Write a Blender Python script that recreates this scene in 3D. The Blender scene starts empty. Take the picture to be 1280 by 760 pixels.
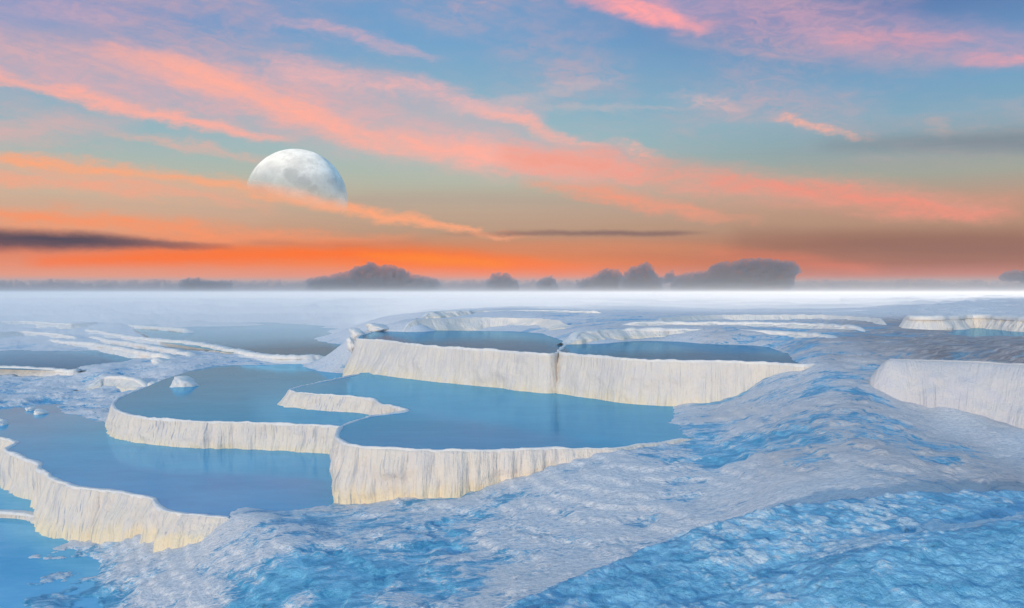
import bpy, bmesh, math, random
import numpy as np
from mathutils import Vector

random.seed(7)
S = bpy.context.scene
COL = S.collection
R = math.radians

# ------------------------------------------------------------------ camera
F = 1100.0            # focal length in pixels of the 1280 px wide photograph
HOR = 366.0           # horizon row
CAMZ = 4.0
PITCH = math.atan((380.0 - HOR) / F)
cam_d = bpy.data.cameras.new('camera')
cam_d.sensor_width = 36.0
cam_d.lens = 36.0 * F / 1280.0
cam_d.clip_start = 0.1
cam_d.clip_end = 40000
cam = bpy.data.objects.new('camera', cam_d)
cam.location = (0, 0, CAMZ)
cam.rotation_euler = (math.pi / 2 - PITCH, 0, 0)
COL.objects.link(cam)
S.camera = cam


def ray(px, py):
    xc = (px - 640.0) / F
    yc = (380.0 - py) / F
    ca, sa = math.cos(PITCH), math.sin(PITCH)
    return Vector((xc, ca + yc * sa, -sa + yc * ca))


def at(px, py, z):
    """point of the level z that the photograph shows at a pixel"""
    d = ray(px, py)
    t = (z - CAMZ) / d.z
    return Vector((d.x * t, d.y * t, z))


def far(px, py, dist):
    d = ray(px, py)
    return Vector((d.x, d.y, d.z)) * (dist / d.y) + Vector((0, 0, CAMZ))


# ------------------------------------------------------------------ numpy noise
def _hash(ix, iy, seed):
    h = (ix.astype(np.int64) * 374761393 + iy.astype(np.int64) * 668265263 + seed * 1274126177) & 0xFFFFFFFF
    h = ((h ^ (h >> 13)) * 1274126177) & 0xFFFFFFFF
    h = h ^ (h >> 16)
    return (h & 0xFFFF) / 65535.0


def vnoise(x, y, seed=0):
    x = np.asarray(x, float); y = np.asarray(y, float)
    ix = np.floor(x); iy = np.floor(y)
    fx = x - ix; fy = y - iy
    fx = fx * fx * fx * (fx * (fx * 6 - 15) + 10); fy = fy * fy * fy * (fy * (fy * 6 - 15) + 10)
    a = _hash(ix, iy, seed); b = _hash(ix + 1, iy, seed)
    c = _hash(ix, iy + 1, seed); d = _hash(ix + 1, iy + 1, seed)
    return ((a * (1 - fx) + b * fx) * (1 - fy) + (c * (1 - fx) + d * fx) * fy) * 2 - 1


def fbm(x, y, octaves=4, seed=0, gain=0.5):
    s = 0; a = 1.0; t = 0
    for i in range(octaves):
        c, n = math.cos(0.6 * i), math.sin(0.6 * i)
        s = s + a * vnoise(x * c - y * n + 17.3 * i, x * n + y * c - 9.1 * i, seed + i * 13)
        t += a; a *= gain
        x = x * 2.03; y = y * 2.03
    return s / t


def sstep(a, b, x):
    t = np.clip((x - a) / (b - a), 0, 1)
    return t * t * (3 - 2 * t)


# ------------------------------------------------------------------ node helpers
def lin(c):
    return tuple((v / 255.0 / 12.92) if v / 255.0 <= 0.04045 else (((v / 255.0) + 0.055) / 1.055) ** 2.4 for v in c)


class NT:
    def __init__(s, tree):
        s.t = tree; s.n = tree.nodes; s.l = tree.links
        s.n.clear()

    def node(s, typ, **kw):
        n = s.n.new(typ)
        for k, v in kw.items():
            setattr(n, k, v)
        return n

    def put(s, sock, v):
        if isinstance(v, bpy.types.NodeSocket):
            s.l.new(v, sock)
        elif v is not None:
            if isinstance(v, tuple) and len(v) == 3 and len(getattr(sock, 'default_value', (0, 0, 0))) == 4:
                v = v + (1,)
            sock.default_value = v

    def math(s, op, a, b=None, c=None, clamp=False):
        n = s.node('ShaderNodeMath', operation=op, use_clamp=clamp)
        for i, v in enumerate((a, b, c)):
            s.put(n.inputs[i], v)
        return n.outputs[0]

    def mix(s, f, a, b, blend='MIX'):
        n = s.node('ShaderNodeMix', data_type='RGBA', blend_type=blend)
        s.put(n.inputs[0], f); s.put(n.inputs[6], a); s.put(n.inputs[7], b)
        return n.outputs[2]

    def mapr(s, v, a, b, c=0.0, d=1.0, smooth=True):
        n = s.node('ShaderNodeMapRange', interpolation_type='SMOOTHSTEP' if smooth else 'LINEAR')
        for i, x in enumerate((v, a, b, c, d)):
            s.put(n.inputs[i], x)
        return n.outputs[0]

    def noise(s, vec, scale, detail=4, rough=0.55, dist=0.0, dim='3D'):
        n = s.node('ShaderNodeTexNoise', noise_dimensions=dim)
        s.put(n.inputs['Vector'], vec)
        n.inputs['Scale'].default_value = scale
        n.inputs['Detail'].default_value = detail
        n.inputs['Roughness'].default_value = rough
        n.inputs['Distortion'].default_value = dist
        return n.outputs['Fac']

    def vmul(s, vec, v):
        n = s.node('ShaderNodeVectorMath', operation='MULTIPLY')
        s.put(n.inputs[0], vec); n.inputs[1].default_value = v
        return n.outputs[0]

    def comb(s, x, y, z):
        n = s.node('ShaderNodeCombineXYZ')
        s.put(n.inputs[0], x); s.put(n.inputs[1], y); s.put(n.inputs[2], z)
        return n.outputs[0]

    def ramp(s, f, stops, interp='LINEAR'):
        n = s.node('ShaderNodeValToRGB')
        cr = n.color_ramp; cr.interpolation = interp
        stops = sorted(stops, key=lambda q: q[0])
        while len(cr.elements) < len(stops):
            cr.elements.new(0.5)
        for e, (p, c) in zip(cr.elements, stops):
            e.position = p
        for e, (p, c) in zip(cr.elements, stops):
            e.position = p; e.color = tuple(c) + (1,)
        s.put(n.inputs[0], f)
        return n.outputs[0]

    def sep(s, v):
        n = s.node('ShaderNodeSeparateXYZ'); s.put(n.inputs[0], v)
        return n.outputs

    def bump(s, h, strength, dist):
        n = s.node('ShaderNodeBump')
        n.inputs['Strength'].default_value = strength
        n.inputs['Distance'].default_value = dist
        s.put(n.inputs['Height'], h)
        return n.outputs[0]


def mat(name):
    m = bpy.data.materials.new(name)
    m.use_nodes = True
    return m, NT(m.node_tree)


def principled(nt, **kw):
    p = nt.node('ShaderNodeBsdfPrincipled')
    for k, v in kw.items():
        nt.put(p.inputs[k.replace('_', ' ')], v)
    o = nt.node('ShaderNodeOutputMaterial')
    nt.l.new(p.outputs[0], o.inputs['Surface'])
    return p


# ------------------------------------------------------------------ sky (world)
SUN_EL, SUN_AZ = 9.0, 207.0       # the low sun stands behind the camera, to the left (azimuth clockwise from +Y)


def build_world():
    w = bpy.data.worlds.new('World'); S.world = w
    w.use_nodes = True
    nt = NT(w.node_tree)
    d = nt.node('ShaderNodeTexCoord').outputs['Generated']
    x, y, z = nt.sep(d)
    az = nt.math('ARCTAN2', x, y)                       # radians, 0 straight ahead
    el = nt.math('ARCSINE', z)
    U0, V0 = R(70.0), R(24.0)
    U = nt.math('ADD', nt.math('DIVIDE', az, U0), 0.5)
    V = nt.math('DIVIDE', el, V0)

    def uv(px, py):
        r = ray(px, py).normalized()
        return math.atan2(r.x, r.y) / U0 + 0.5, math.asin(r.z) / V0

    # clear-sky colour: three columns of colour against height, blended across
    def column(px, rows):
        st = []
        for py, c in rows:
            st.append((max(0.0, uv(px, py)[1]), lin(c)))
        return nt.ramp(V, st, 'LINEAR')
    L = column(60, [(365, (170, 165, 172)), (352, (176, 160, 162)), (344, (228, 150, 122)), (330, (232, 138, 102)), (310, (218, 126, 92)),
                    (285, (226, 158, 124)), (255, (208, 172, 146)), (225, (196, 182, 160)), (190, (168, 184, 178)), (150, (150, 180, 190)),
                    (100, (138, 172, 196)), (50, (128, 158, 196)), (0, (122, 150, 196))])
    M = column(540, [(365, (172, 165, 170)), (352, (178, 156, 156)), (345, (228, 140, 116)), (330, (246, 128, 60)), (312, (214, 130, 84)),
                     (290, (186, 150, 124)), (260, (190, 166, 144)), (225, (178, 184, 168)), (190, (162, 188, 188)), (150, (148, 182, 194)),
                     (100, (132, 172, 198)), (50, (116, 162, 202)), (0, (112, 156, 200))])
    Q = column(1180, [(365, (168, 163, 168)), (352, (166, 150, 152)), (343, (186, 116, 104)), (328, (164, 102, 84)), (305, (156, 110, 92)),
                      (280, (176, 136, 112)), (250, (188, 148, 126)), (215, (160, 164, 152)), (180, (140, 160, 166)), (140, (130, 168, 188)),
                      (100, (118, 162, 194)), (50, (108, 148, 190)), (0, (94, 128, 178))])
    u1, u2, u3 = uv(60, 200)[0], uv(540, 200)[0], uv(1180, 200)[0]
    col = nt.mix(nt.mapr(U, u1, u2), L, M)
    col = nt.mix(nt.mapr(U, u2, u3), col, Q)

    # warped coordinates for the clouds
    p3 = nt.comb(nt.math('MULTIPLY', az, 1.0), nt.math('MULTIPLY', el, 2.6), 0.0)
    wn = nt.node('ShaderNodeTexNoise', noise_dimensions='2D')
    nt.put(wn.inputs['Vector'], p3)
    wn.inputs['Scale'].default_value = 16; wn.inputs['Detail'].default_value = 8; wn.inputs['Roughness'].default_value = 0.68
    wx, wy, wz = nt.sep(wn.outputs['Color'])
    Vw = nt.math('ADD', V, nt.math('MULTIPLY', nt.math('SUBTRACT', wx, 0.5), 0.07))
    Uw = nt.math('ADD', U, nt.math('MULTIPLY', nt.math('SUBTRACT', wy, 0.5), 0.02))
    Vs = nt.math('ADD', V, nt.math('MULTIPLY', nt.math('SUBTRACT', wx, 0.5), 0.018))
    # streak texture that follows the fall of the cirrus (down to the right)
    shear = nt.math('ADD', nt.math('MULTIPLY', el, 22.0), nt.math('MULTIPLY', az, 4.6))
    along = nt.math('SUBTRACT', nt.math('MULTIPLY', az, 4.0), nt.math('MULTIPLY', el, 1.2))
    tex = nt.noise(nt.comb(along, shear, 3.1), 1.9, 7, 0.62, 0.6)
    texf0 = nt.mapr(tex, 0.30, 0.66, 0.0, 1.0)
    flat = nt.noise(nt.comb(nt.math('MULTIPLY', az, 3.0), nt.math('MULTIPLY', el, 40.0), 8.4), 1.6, 5, 0.6, 0.3)
    flatf = nt.mapr(flat, 0.30, 0.66, 0.0, 1.0)
    fine = nt.noise(nt.comb(nt.math('MULTIPLY', az, 8.0), nt.math('MULTIPLY', el, 20.0), 1.4), 4.5, 6, 0.65, 1.2)
    finef = nt.mapr(fine, 0.36, 0.66, 0.0, 1.0)

    texf = nt.math('ADD', nt.math('MULTIPLY', texf0, 0.62), nt.math('MULTIPLY', finef, 0.48), clamp=True)
    # thin pink veil scattered over the upper sky
    veil = nt.math('MULTIPLY', nt.math('MULTIPLY', nt.math('MAXIMUM', texf, nt.math('MULTIPLY', finef, .7)), nt.mapr(nt.noise(p3, 4.5, 4), 0.40, 0.68)), 0.55)
    veil = nt.math('MULTIPLY', veil, nt.mapr(V, 0.25, 0.5))
    col = nt.mix(veil, col, lin((226, 172, 172)))

    def stroke(pts, c, t='tex', base=0.35, sharp=0.0):
        """one cloud streak: pts (px, py, half width px, strength)"""
        nonlocal col
        us = [uv(p[0], p[1])[0] for p in pts]
        st = []
        for (px, py, hw, s_), u in zip(pts, us):
            v = uv(px, py)[1]
            dv = abs(uv(px, py - hw)[1] - v)
            st.append((u, (v, dv * 4.0, s_)))
        if len(st) > 1:
            st.insert(0, (us[0] - 0.02, (st[0][1][0], st[0][1][1], 0.0 if us[0] > 0.075 else st[0][1][2])))
            st.append((us[-1] + 0.02, (st[-1][1][0], st[-1][1][1], 0.0 if us[-1] < 0.925 else st[-1][1][2])))
        st = [(min(1, max(0, a)), b) for a, b in st]
        r = nt.node('ShaderNodeSeparateColor')
        nt.put(r.inputs[0], nt.ramp(Uw, st, 'LINEAR'))
        dd = nt.math('DIVIDE', nt.math('ABSOLUTE', nt.math('SUBTRACT', Vs if t == 'flat' else Vw, r.outputs[0])), nt.math('MAXIMUM', nt.math('MULTIPLY', r.outputs[1], 0.25), 0.001))
        prof = nt.mapr(dd, 1.62, sharp, 0.0, 1.0)
        T = {'tex': texf, 'flat': flatf, 'fine': finef}[t]
        k = nt.math('MULTIPLY', nt.math('MULTIPLY', prof, r.outputs[2]), nt.math('ADD', nt.math('MULTIPLY', T, 1 - base), base), clamp=True)
        col = nt.mix(k, col, lin(c))

    PK = (255, 178, 164)
    # lilac veils at the top
    stroke([(-40, 12, 30, .5), (60, 14, 22, .5), (150, 22, 12, .3)], (212, 172, 190))
    stroke([(830, -5, 40, .6), (950, 20, 34, .75), (1060, 36, 34, .65), (1160, 48, 28, .55), (1300, 62, 26, .5)], (206, 162, 186), base=.4)
    stroke([(1060, 46, 14, .5), (1140, 52, 14, .6), (1200, 48, 8, .4)], (232, 160, 168))
    stroke([(730, -8, 14, .9), (790, 6, 15, 1.), (840, 22, 17, 1.), (872, 36, 10, .7)], (255, 166, 168), base=.5)
    stroke([(1220, 70, 7, .6), (1300, 74, 10, .8)], (236, 164, 172))
    stroke([(352, 28, 7, .5), (440, 42, 9, .65), (500, 62, 9, .6), (540, 74, 5, .3)], (226, 176, 184))
    # broad pale body, then bright core of the main band
    stroke([(-40, 48, 22, .75), (60, 70, 28, .8), (160, 84, 38, .85), (260, 104, 42, .85), (360, 128, 44, .85), (460, 152, 42, .8), (560, 172, 38, .75), (660, 192, 32, .7), (780, 208, 24, .5)], (228, 176, 176), base=.5)
    stroke([(140, 60, 12, .5), (220, 84, 20, .9), (300, 112, 20, 1.), (380, 142, 19, 1.), (440, 168, 18, 1.), (520, 184, 18, 1.), (620, 196, 18, 1.), (720, 206, 16, .9), (800, 216, 12, .6)], (255, 176, 158), base=.55)
    stroke([(350, 84, 16, .7), (450, 104, 17, .8), (530, 112, 14, .85), (600, 132, 12, .8), (660, 148, 9, .6)], (244, 182, 178), base=.4)
    stroke([(-40, 88, 8, .9), (60, 108, 9, 1.), (140, 130, 10, 1.), (220, 148, 9, 1.), (300, 162, 8, .95), (350, 174, 5, .5)], (255, 176, 160), base=.7)
    stroke([(-40, 76, 10, .5), (80, 100, 10, .55), (200, 124, 10, .55), (290, 140, 8, .4)], (232, 174, 176))
    stroke([(-40, 168, 18, .6), (60, 160, 20, .65), (150, 152, 12, .35)], (226, 176, 172), base=.5)
    stroke([(150, 168, 5, .4), (240, 182, 7, .7), (320, 200, 5, .5)], (240, 176, 158))
    stroke([(600, 135, 6, .5), (660, 152, 9, .8), (700, 172, 10, .9), (745, 186, 6, .6)], (252, 178, 162), base=.4)
    stroke([(560, 140, 8, .4), (640, 126, 10, .55), (700, 112, 9, .5), (760, 102, 5, .3)], (214, 184, 186), base=.3)
    stroke([(640, 132, 5, .3), (760, 138, 6, .4), (840, 132, 4, .3)], (214, 186, 186))
    stroke([(782, 178, 9, .5), (798, 190, 12, .8), (812, 198, 7, .5)], (250, 180, 162), 'fine', .3)
    stroke([(850, 120, 6, .4), (890, 128, 9, .6), (924, 136, 5, .3)], (226, 186, 182), 'fine', .3)
    stroke([(985, 146, 4, .7), (1008, 152, 7, 1.), (1036, 164, 7, .9), (1070, 172, 4, .4)], (252, 178, 156), 'fine', .45)
    stroke([(1166, 156, 9, .4), (1184, 160, 11, .6), (1198, 166, 6, .3)], (196, 172, 168), 'fine', .4)
    # grey patches
    stroke([(1040, 182, 10, .35), (1150, 178, 13, .6), (1300, 176, 16, .9)], (122, 134, 146), 'flat', .6)
    stroke([(440, 252, 12, .4), (600, 250, 14, .55), (760, 256, 14, .45), (880, 270, 12, .3)], (176, 156, 142), 'flat', .5)
    # the salmon band right of the middle
    stroke([(640, 196, 20, .7), (740, 208, 22, .85), (840, 222, 22, .85), (940, 232, 22, .8), (1060, 244, 22, .8), (1160, 254, 20, .8), (1250, 262, 16, .45)], (238, 156, 138), base=.4)
    stroke([(670, 232, 8, .6), (740, 240, 11, .9), (820, 254, 11, .9), (880, 268, 9, .6), (930, 274, 6, .3)], (250, 152, 122), base=.5)
    stroke([(900, 226, 8, .4), (1000, 236, 11, .7), (1100, 250, 12, .9), (1180, 262, 10, .8), (1240, 266, 8, .4)], (246, 142, 122), base=.4)
    # left middle streaks
    stroke([(-40, 198, 9, .9), (80, 206, 10, .95), (180, 216, 10, .9), (280, 230, 10, .85), (360, 244, 10, .85), (440, 262, 9, .95), (520, 276, 8, 1.), (600, 290, 5, .8), (650, 294, 4, .4)], (255, 168, 122), base=.6)
    stroke([(-40, 220, 10, .85), (60, 226, 12, .85), (160, 234, 12, .8), (260, 246, 10, .6), (330, 258, 8, .3)], (250, 164, 132), base=.5)
    stroke([(-40, 266, 10, .9), (80, 272, 13, .9), (180, 282, 13, .9), (280, 294, 12, .85), (400, 300, 10, .6), (500, 300, 8, .35)], (250, 148, 98), base=.55)
    stroke([(-40, 250, 8, .6), (160, 256, 9, .55), (320, 272, 8, .5)], (206, 168, 144), 'flat')
    # low reds, oranges and dark bars
    stroke([(930, 300, 16, .4), (1040, 306, 18, .7), (1150, 308, 20, .8), (1300, 310, 20, .85)], (142, 96, 82), 'flat', .7)
    stroke([(900, 316, 8, .4), (1000, 326, 10, .5), (1080, 336, 8, .4)], (226, 116, 88), 'flat', .5)
    stroke([(620, 312, 8, .4), (760, 308, 8, .5), (900, 312, 8, .4)], (222, 138, 96), 'flat', .5)
    stroke([(60, 326, 9, .6), (180, 321, 11, .95), (300, 319, 12, 1.), (420, 316, 13, 1.), (520, 322, 15, 1.), (600, 328, 13, 1.), (680, 334, 9, .7), (740, 338, 6, .3)], (255, 112, 18), 'flat', .8)
    stroke([(460, 320, 5, .5), (540, 324, 7, .9), (620, 330, 6, .7)], (255, 132, 8), 'flat', .85)
    stroke([(320, 303, 5, .4), (420, 306, 6, .55), (520, 304, 6, .4)], (178, 116, 92), 'flat')
    stroke([(-40, 299, 13, .95), (40, 300, 12, .97), (110, 301, 10, .95), (170, 304, 7, .85), (220, 306, 5, .6), (270, 308, 4, .3)], (58, 60, 80), 'flat', .85, .25)
    stroke([(640, 292, 3, .6), (740, 292, 4, .85), (840, 292, 4, .75), (870, 292, 3, .3)], (124, 96, 94), 'flat', .7)
    stroke([(570, 293, 3, .3), (640, 291, 4, .5), (700, 291, 3, .3)], (150, 112, 100), 'flat', .7)

    # above the photograph and behind the camera: the clear blue upper sky
    sky = nt.node('ShaderNodeTexSky')
    sky.sky_type = 'NISHITA'
    sky.sun_disc = False
    sky.sun_elevation = R(SUN_EL)
    sky.sun_rotation = R(SUN_AZ)
    sky.air_density = 1.0; sky.dust_density = 0.4; sky.ozone_density = 3.0
    up = nt.mix(0.55, nt.mix(1.0, sky.outputs[0], (0.10, 0.10, 0.10), 'MULTIPLY'), (0.44, 0.83, 1.28))
    m_el = nt.mapr(V, 0.88, 1.7, 0.0, 1.0)
    m_bk = nt.mapr(y, 0.55, 0.05, 0.0, 1.0)
    col = nt.mix(nt.math('MAXIMUM', m_el, m_bk), col, up)
    bg = nt.node('ShaderNodeBackground')
    nt.put(bg.inputs['Color'], col)
    bg.inputs['Strength'].default_value = 1.0
    o = nt.node('ShaderNodeOutputWorld')
    nt.l.new(bg.outputs[0], o.inputs['Surface'])


build_world()

sun_d = bpy.data.lights.new('sun', 'SUN')
sun_d.energy = 2.5
sun_d.color = (1.0, 0.80, 0.58)
sun_d.angle = R(0.6)
sun = bpy.data.objects.new('sun', sun_d)
COL.objects.link(sun)
sx, sy = math.sin(R(SUN_AZ)), math.cos(R(SUN_AZ))
sdir = Vector((sx * math.cos(R(SUN_EL)), sy * math.cos(R(SUN_EL)), math.sin(R(SUN_EL))))
sun.rotation_euler = (-sdir).to_track_quat('-Z', 'Y').to_euler()
sun.location = sdir * 50


# ------------------------------------------------------------------ materials
def water_mat(name, deep, pale, ripple=0.02, ior=1.16, sx=1.0, tint=(0.46, 0.80, 0.98)):
    m, nt = mat(name)
    tc = nt.node('ShaderNodeTexCoord').outputs['Object']
    a = nt.noise(nt.vmul(tc, (0.5, 0.9, 1)), 0.55, 5, 0.6)
    b = nt.noise(nt.vmul(tc, (1.0, 2.6, 1)), 1.6, 4, 0.6)
    f = nt.math('ADD', nt.math('MULTIPLY', nt.mapr(a, .35, .68), .7), nt.math('MULTIPLY', nt.mapr(b, .35, .7), .3))
    c = nt.mix(f, deep, pale)
    r = nt.noise(nt.vmul(tc, (1.0, 2.2, 1)), 3.2 * sx, 5, 0.62, 0.4)
    r2 = nt.noise(nt.vmul(tc, (1.0, 1.6, 1)), 14.0 * sx, 3, 0.6)
    h = nt.math('ADD', r, nt.math('MULTIPLY', r2, 0.25))
    nrm = nt.bump(h, 0.5, ripple)
    dif = nt.node('ShaderNodeBsdfDiffuse'); nt.put(dif.inputs['Color'], c)
    gl = nt.node('ShaderNodeBsdfGlossy'); gl.inputs['Color'].default_value = tint + (1,); gl.inputs['Roughness'].default_value = 0.06
    nt.put(gl.inputs['Normal'], nrm)
    fr = nt.node('ShaderNodeFresnel'); fr.inputs['IOR'].default_value = ior; nt.put(fr.inputs['Normal'], nrm)
    mx = nt.node('ShaderNodeMixShader'); nt.put(mx.inputs[0], fr.outputs[0]); nt.l.new(dif.outputs[0], mx.inputs[1]); nt.l.new(gl.outputs[0], mx.inputs[2])
    o = nt.node('ShaderNodeOutputMaterial'); nt.l.new(mx.outputs[0], o.inputs['Surface'])
    return m


W_NEAR = water_mat('milky_blue_water', (0.008, 0.31, 0.56), (0.03, 0.41, 0.67), 0.0035, 1.36, tint=(0.58, 0.87, 1.0))
W_MID = water_mat('blue_pool_water', (0.016, 0.265, 0.485), (0.045, 0.335, 0.565), 0.0035, 1.19, tint=(0.41, 0.82, 1.0))
W_DEEP = water_mat('deep_blue_water', (0.008, 0.165, 0.30), (0.018, 0.205, 0.355), 0.004, 1.05)
W_TEAL = water_mat('teal_far_water', (0.03, 0.20, 0.28), (0.05, 0.25, 0.33), 0.004, 1.05)

W_SHALLOW = water_mat('pale_shallow_water', (0.07, 0.42, 0.66), (0.26, 0.60, 0.82), 0.006, 1.25, tint=(0.5, 0.86, 1.0))


def calcite_wall(name, warm=(0.74, 0.66, 0.57), stain=0.8, yellow=0.6):
    m, nt = mat(name)
    uvn = nt.node('ShaderNodeUVMap').outputs[0]
    u, v, _ = nt.sep(uvn)
    tc = nt.node('ShaderNodeTexCoord').outputs['Object']
    st = nt.noise(nt.comb(nt.math('MULTIPLY', u, 7.0), nt.math('MULTIPLY', v, 0.7), 2.0), 1.0, 5, 0.62, 0.25)
    st2 = nt.noise(nt.comb(nt.math('MULTIPLY', u, 22.0), nt.math('MULTIPLY', v, 1.6), 5.0), 1.0, 3, 0.6, 0.2)
    gate = nt.mapr(nt.noise(nt.comb(nt.math('MULTIPLY', u, 0.55), 0.0, 9.0), 1.0, 3), 0.38, 0.66)
    s = nt.math('MULTIPLY', nt.math('MAXIMUM', nt.math('MULTIPLY', nt.mapr(st, .55, .68), .8), nt.mapr(st2, .55, .66)), nt.math('ADD', nt.math('MULTIPLY', gate, .8), .2))
    s = nt.math('MULTIPLY', s, stain, clamp=True)
    blot = nt.mapr(nt.noise(tc, 2.4, 5, .6), .38, .68)
    c = nt.mix(blot, warm, (warm[0] * .93, warm[1] * .95, warm[2] * 1.02))
    yl = nt.math('MULTIPLY', nt.mapr(nt.math('ADD', v, nt.math('MULTIPLY', nt.math('SUBTRACT', st, .5), .9)), .62, 1.0), yellow)
    c = nt.mix(yl, c, (0.84, 0.68, 0.40))
    c = nt.mix(s, c, (0.22, 0.29, 0.40))
    h = nt.math('ADD', nt.math('MULTIPLY', st, .6), nt.math('ADD', nt.math('MULTIPLY', st2, .4), nt.math('MULTIPLY', nt.noise(tc, 16, 4, .65), .35)))
    principled(nt, Base_Color=c, Roughness=0.72, Normal=nt.bump(h, 1.0, 0.08))
    return m


M_WALL = calcite_wall('cream_calcite_flutes')
M_WALL_FAR = calcite_wall('pale_calcite_flutes', (0.76, 0.71, 0.65), 0.5, 0.25)
M_WALL_HIGH = calcite_wall('high_calcite_wall', (0.72, 0.655, 0.58), 0.35, 0.55)
M_BANK = calcite_wall('smooth_calcite_bank', (0.60, 0.575, 0.575), 0.03, 0.0)


def rim_mat():
    m, nt = mat('white_calcite_rim')
    tc = nt.node('ShaderNodeTexCoord').outputs['Object']
    n = nt.noise(tc, 5, 5, .6)
    c = nt.mix(nt.mapr(n, .35, .7), (0.78, 0.74, 0.69), (0.64, 0.65, 0.68))
    principled(nt, Base_Color=c, Roughness=0.6, Normal=nt.bump(nt.noise(tc, 22, 5, .65), .7, .03))
    return m


M_RIM = rim_mat()


def ground_mat(name, mound=False):
    m, nt = mat(name)
    tc = nt.node('ShaderNodeTexCoord').outputs['Object']
    wet_or_shade = nt.node('ShaderNodeAttribute', attribute_name='wet_or_shade').outputs['Fac']
    dark = nt.node('ShaderNodeAttribute', attribute_name='rocky').outputs['Fac']
    big = nt.noise(nt.vmul(tc, (0.55, 0.9, 1) if not mound else (1.1, 1.1, 1.1)), 0.9, 7, 0.66, 0.5)
    med = nt.noise(nt.vmul(tc, (0.8, 1.4, 1) if not mound else (1.1, 1.1, 1.1)), 3.2, 6, 0.68, 0.8)
    fin = nt.noise(nt.vmul(tc, (0.9, 1.5, 1) if not mound else (1.1, 1.1, 1.1)), 13.0, 5, 0.7, 0.6)
    n = nt.math('ADD', nt.math('MULTIPLY', big, .42), nt.math('ADD', nt.math('MULTIPLY', med, .36), nt.math('MULTIPLY', fin, .22)))
    k = nt.mapr(nt.math('ADD', nt.math('SUBTRACT', n, .5), nt.math('MULTIPLY', nt.math('SUBTRACT', wet_or_shade, .5), .42)), -0.035, 0.06)
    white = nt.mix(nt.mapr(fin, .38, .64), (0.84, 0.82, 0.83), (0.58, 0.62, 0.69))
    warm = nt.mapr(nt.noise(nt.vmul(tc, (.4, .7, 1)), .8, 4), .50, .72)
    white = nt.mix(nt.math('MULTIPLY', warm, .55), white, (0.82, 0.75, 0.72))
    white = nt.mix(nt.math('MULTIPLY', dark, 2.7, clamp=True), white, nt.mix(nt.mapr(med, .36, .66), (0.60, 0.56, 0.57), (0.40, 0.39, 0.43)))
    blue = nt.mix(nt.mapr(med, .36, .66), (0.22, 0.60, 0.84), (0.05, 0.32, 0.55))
    if mound:  # bluish base colours stand in for the mound lying in shade
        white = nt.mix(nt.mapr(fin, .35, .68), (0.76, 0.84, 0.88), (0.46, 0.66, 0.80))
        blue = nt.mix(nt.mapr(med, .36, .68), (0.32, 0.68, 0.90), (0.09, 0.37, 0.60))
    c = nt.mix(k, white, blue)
    # pitted dark specks
    sp = nt.mapr(nt.noise(nt.vmul(tc, (.8, 1.8, 1) if not mound else (1.2, 1.2, 1.2)), 7.5, 6, .75, .4), .60, .74)
    c = nt.mix(nt.math('MULTIPLY', sp, .45), c, (0.10, 0.22, 0.34))
    rk = nt.math('MULTIPLY', nt.mapr(dark, .15, .8), nt.mapr(nt.noise(nt.vmul(tc, (.6, 1.6, 1)), 3.0, 7, .75, .5), .34, .60))
    c = nt.mix(rk, c, (0.12, 0.115, 0.14))
    ro = nt.math('SUBTRACT', 0.75, nt.math('MULTIPLY', k, 0.30))
    h = nt.math('ADD', nt.math('MULTIPLY', med, .7), nt.math('MULTIPLY', fin, .6))
    h = nt.math('SUBTRACT', h, nt.math('MULTIPLY', sp, .25))
    principled(nt, Base_Color=c, Roughness=ro, IOR=1.3, Normal=nt.bump(h, 0.75, 0.12))
    return m


M_GROUND = ground_mat('wet_travertine_ground')
M_MOUND = ground_mat('shade_blue_mound', True)


# ------------------------------------------------------------------ object helpers
def tag(o, label=None, cat=None, group=None, kind=None):
    for k, v in (('label', label), ('category', cat), ('group', group), ('kind', kind)):
        if v:
            o[k] = v
    if label:
        o['kind'] = 'thing'
    return o


def link_mesh(name, verts, faces, material, parent=None, uvs=None, attrs=None, smooth=True):
    me = bpy.data.meshes.new(name)
    me.from_pydata([tuple(v) for v in verts], [], [tuple(f) for f in faces])
    me.update()
    if uvs is not None:
        ul = me.uv_layers.new(name='UVMap')
        li = np.empty(len(me.loops), np.int32); me.loops.foreach_get('vertex_index', li)
        ul.data.foreach_set('uv', np.asarray(uvs, np.float32)[li].ravel())
    for k, v in (attrs or {}).items():
        a = me.attributes.new(k, 'FLOAT', 'POINT'); a.data.foreach_set('value', np.asarray(v, np.float32))
    if smooth:
        me.polygons.foreach_set('use_smooth', np.ones(len(me.polygons), bool))
    me.materials.append(material)
    o = bpy.data.objects.new(name, me)
    COL.objects.link(o)
    if parent is not None:
        o.parent = parent
    return o


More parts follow.
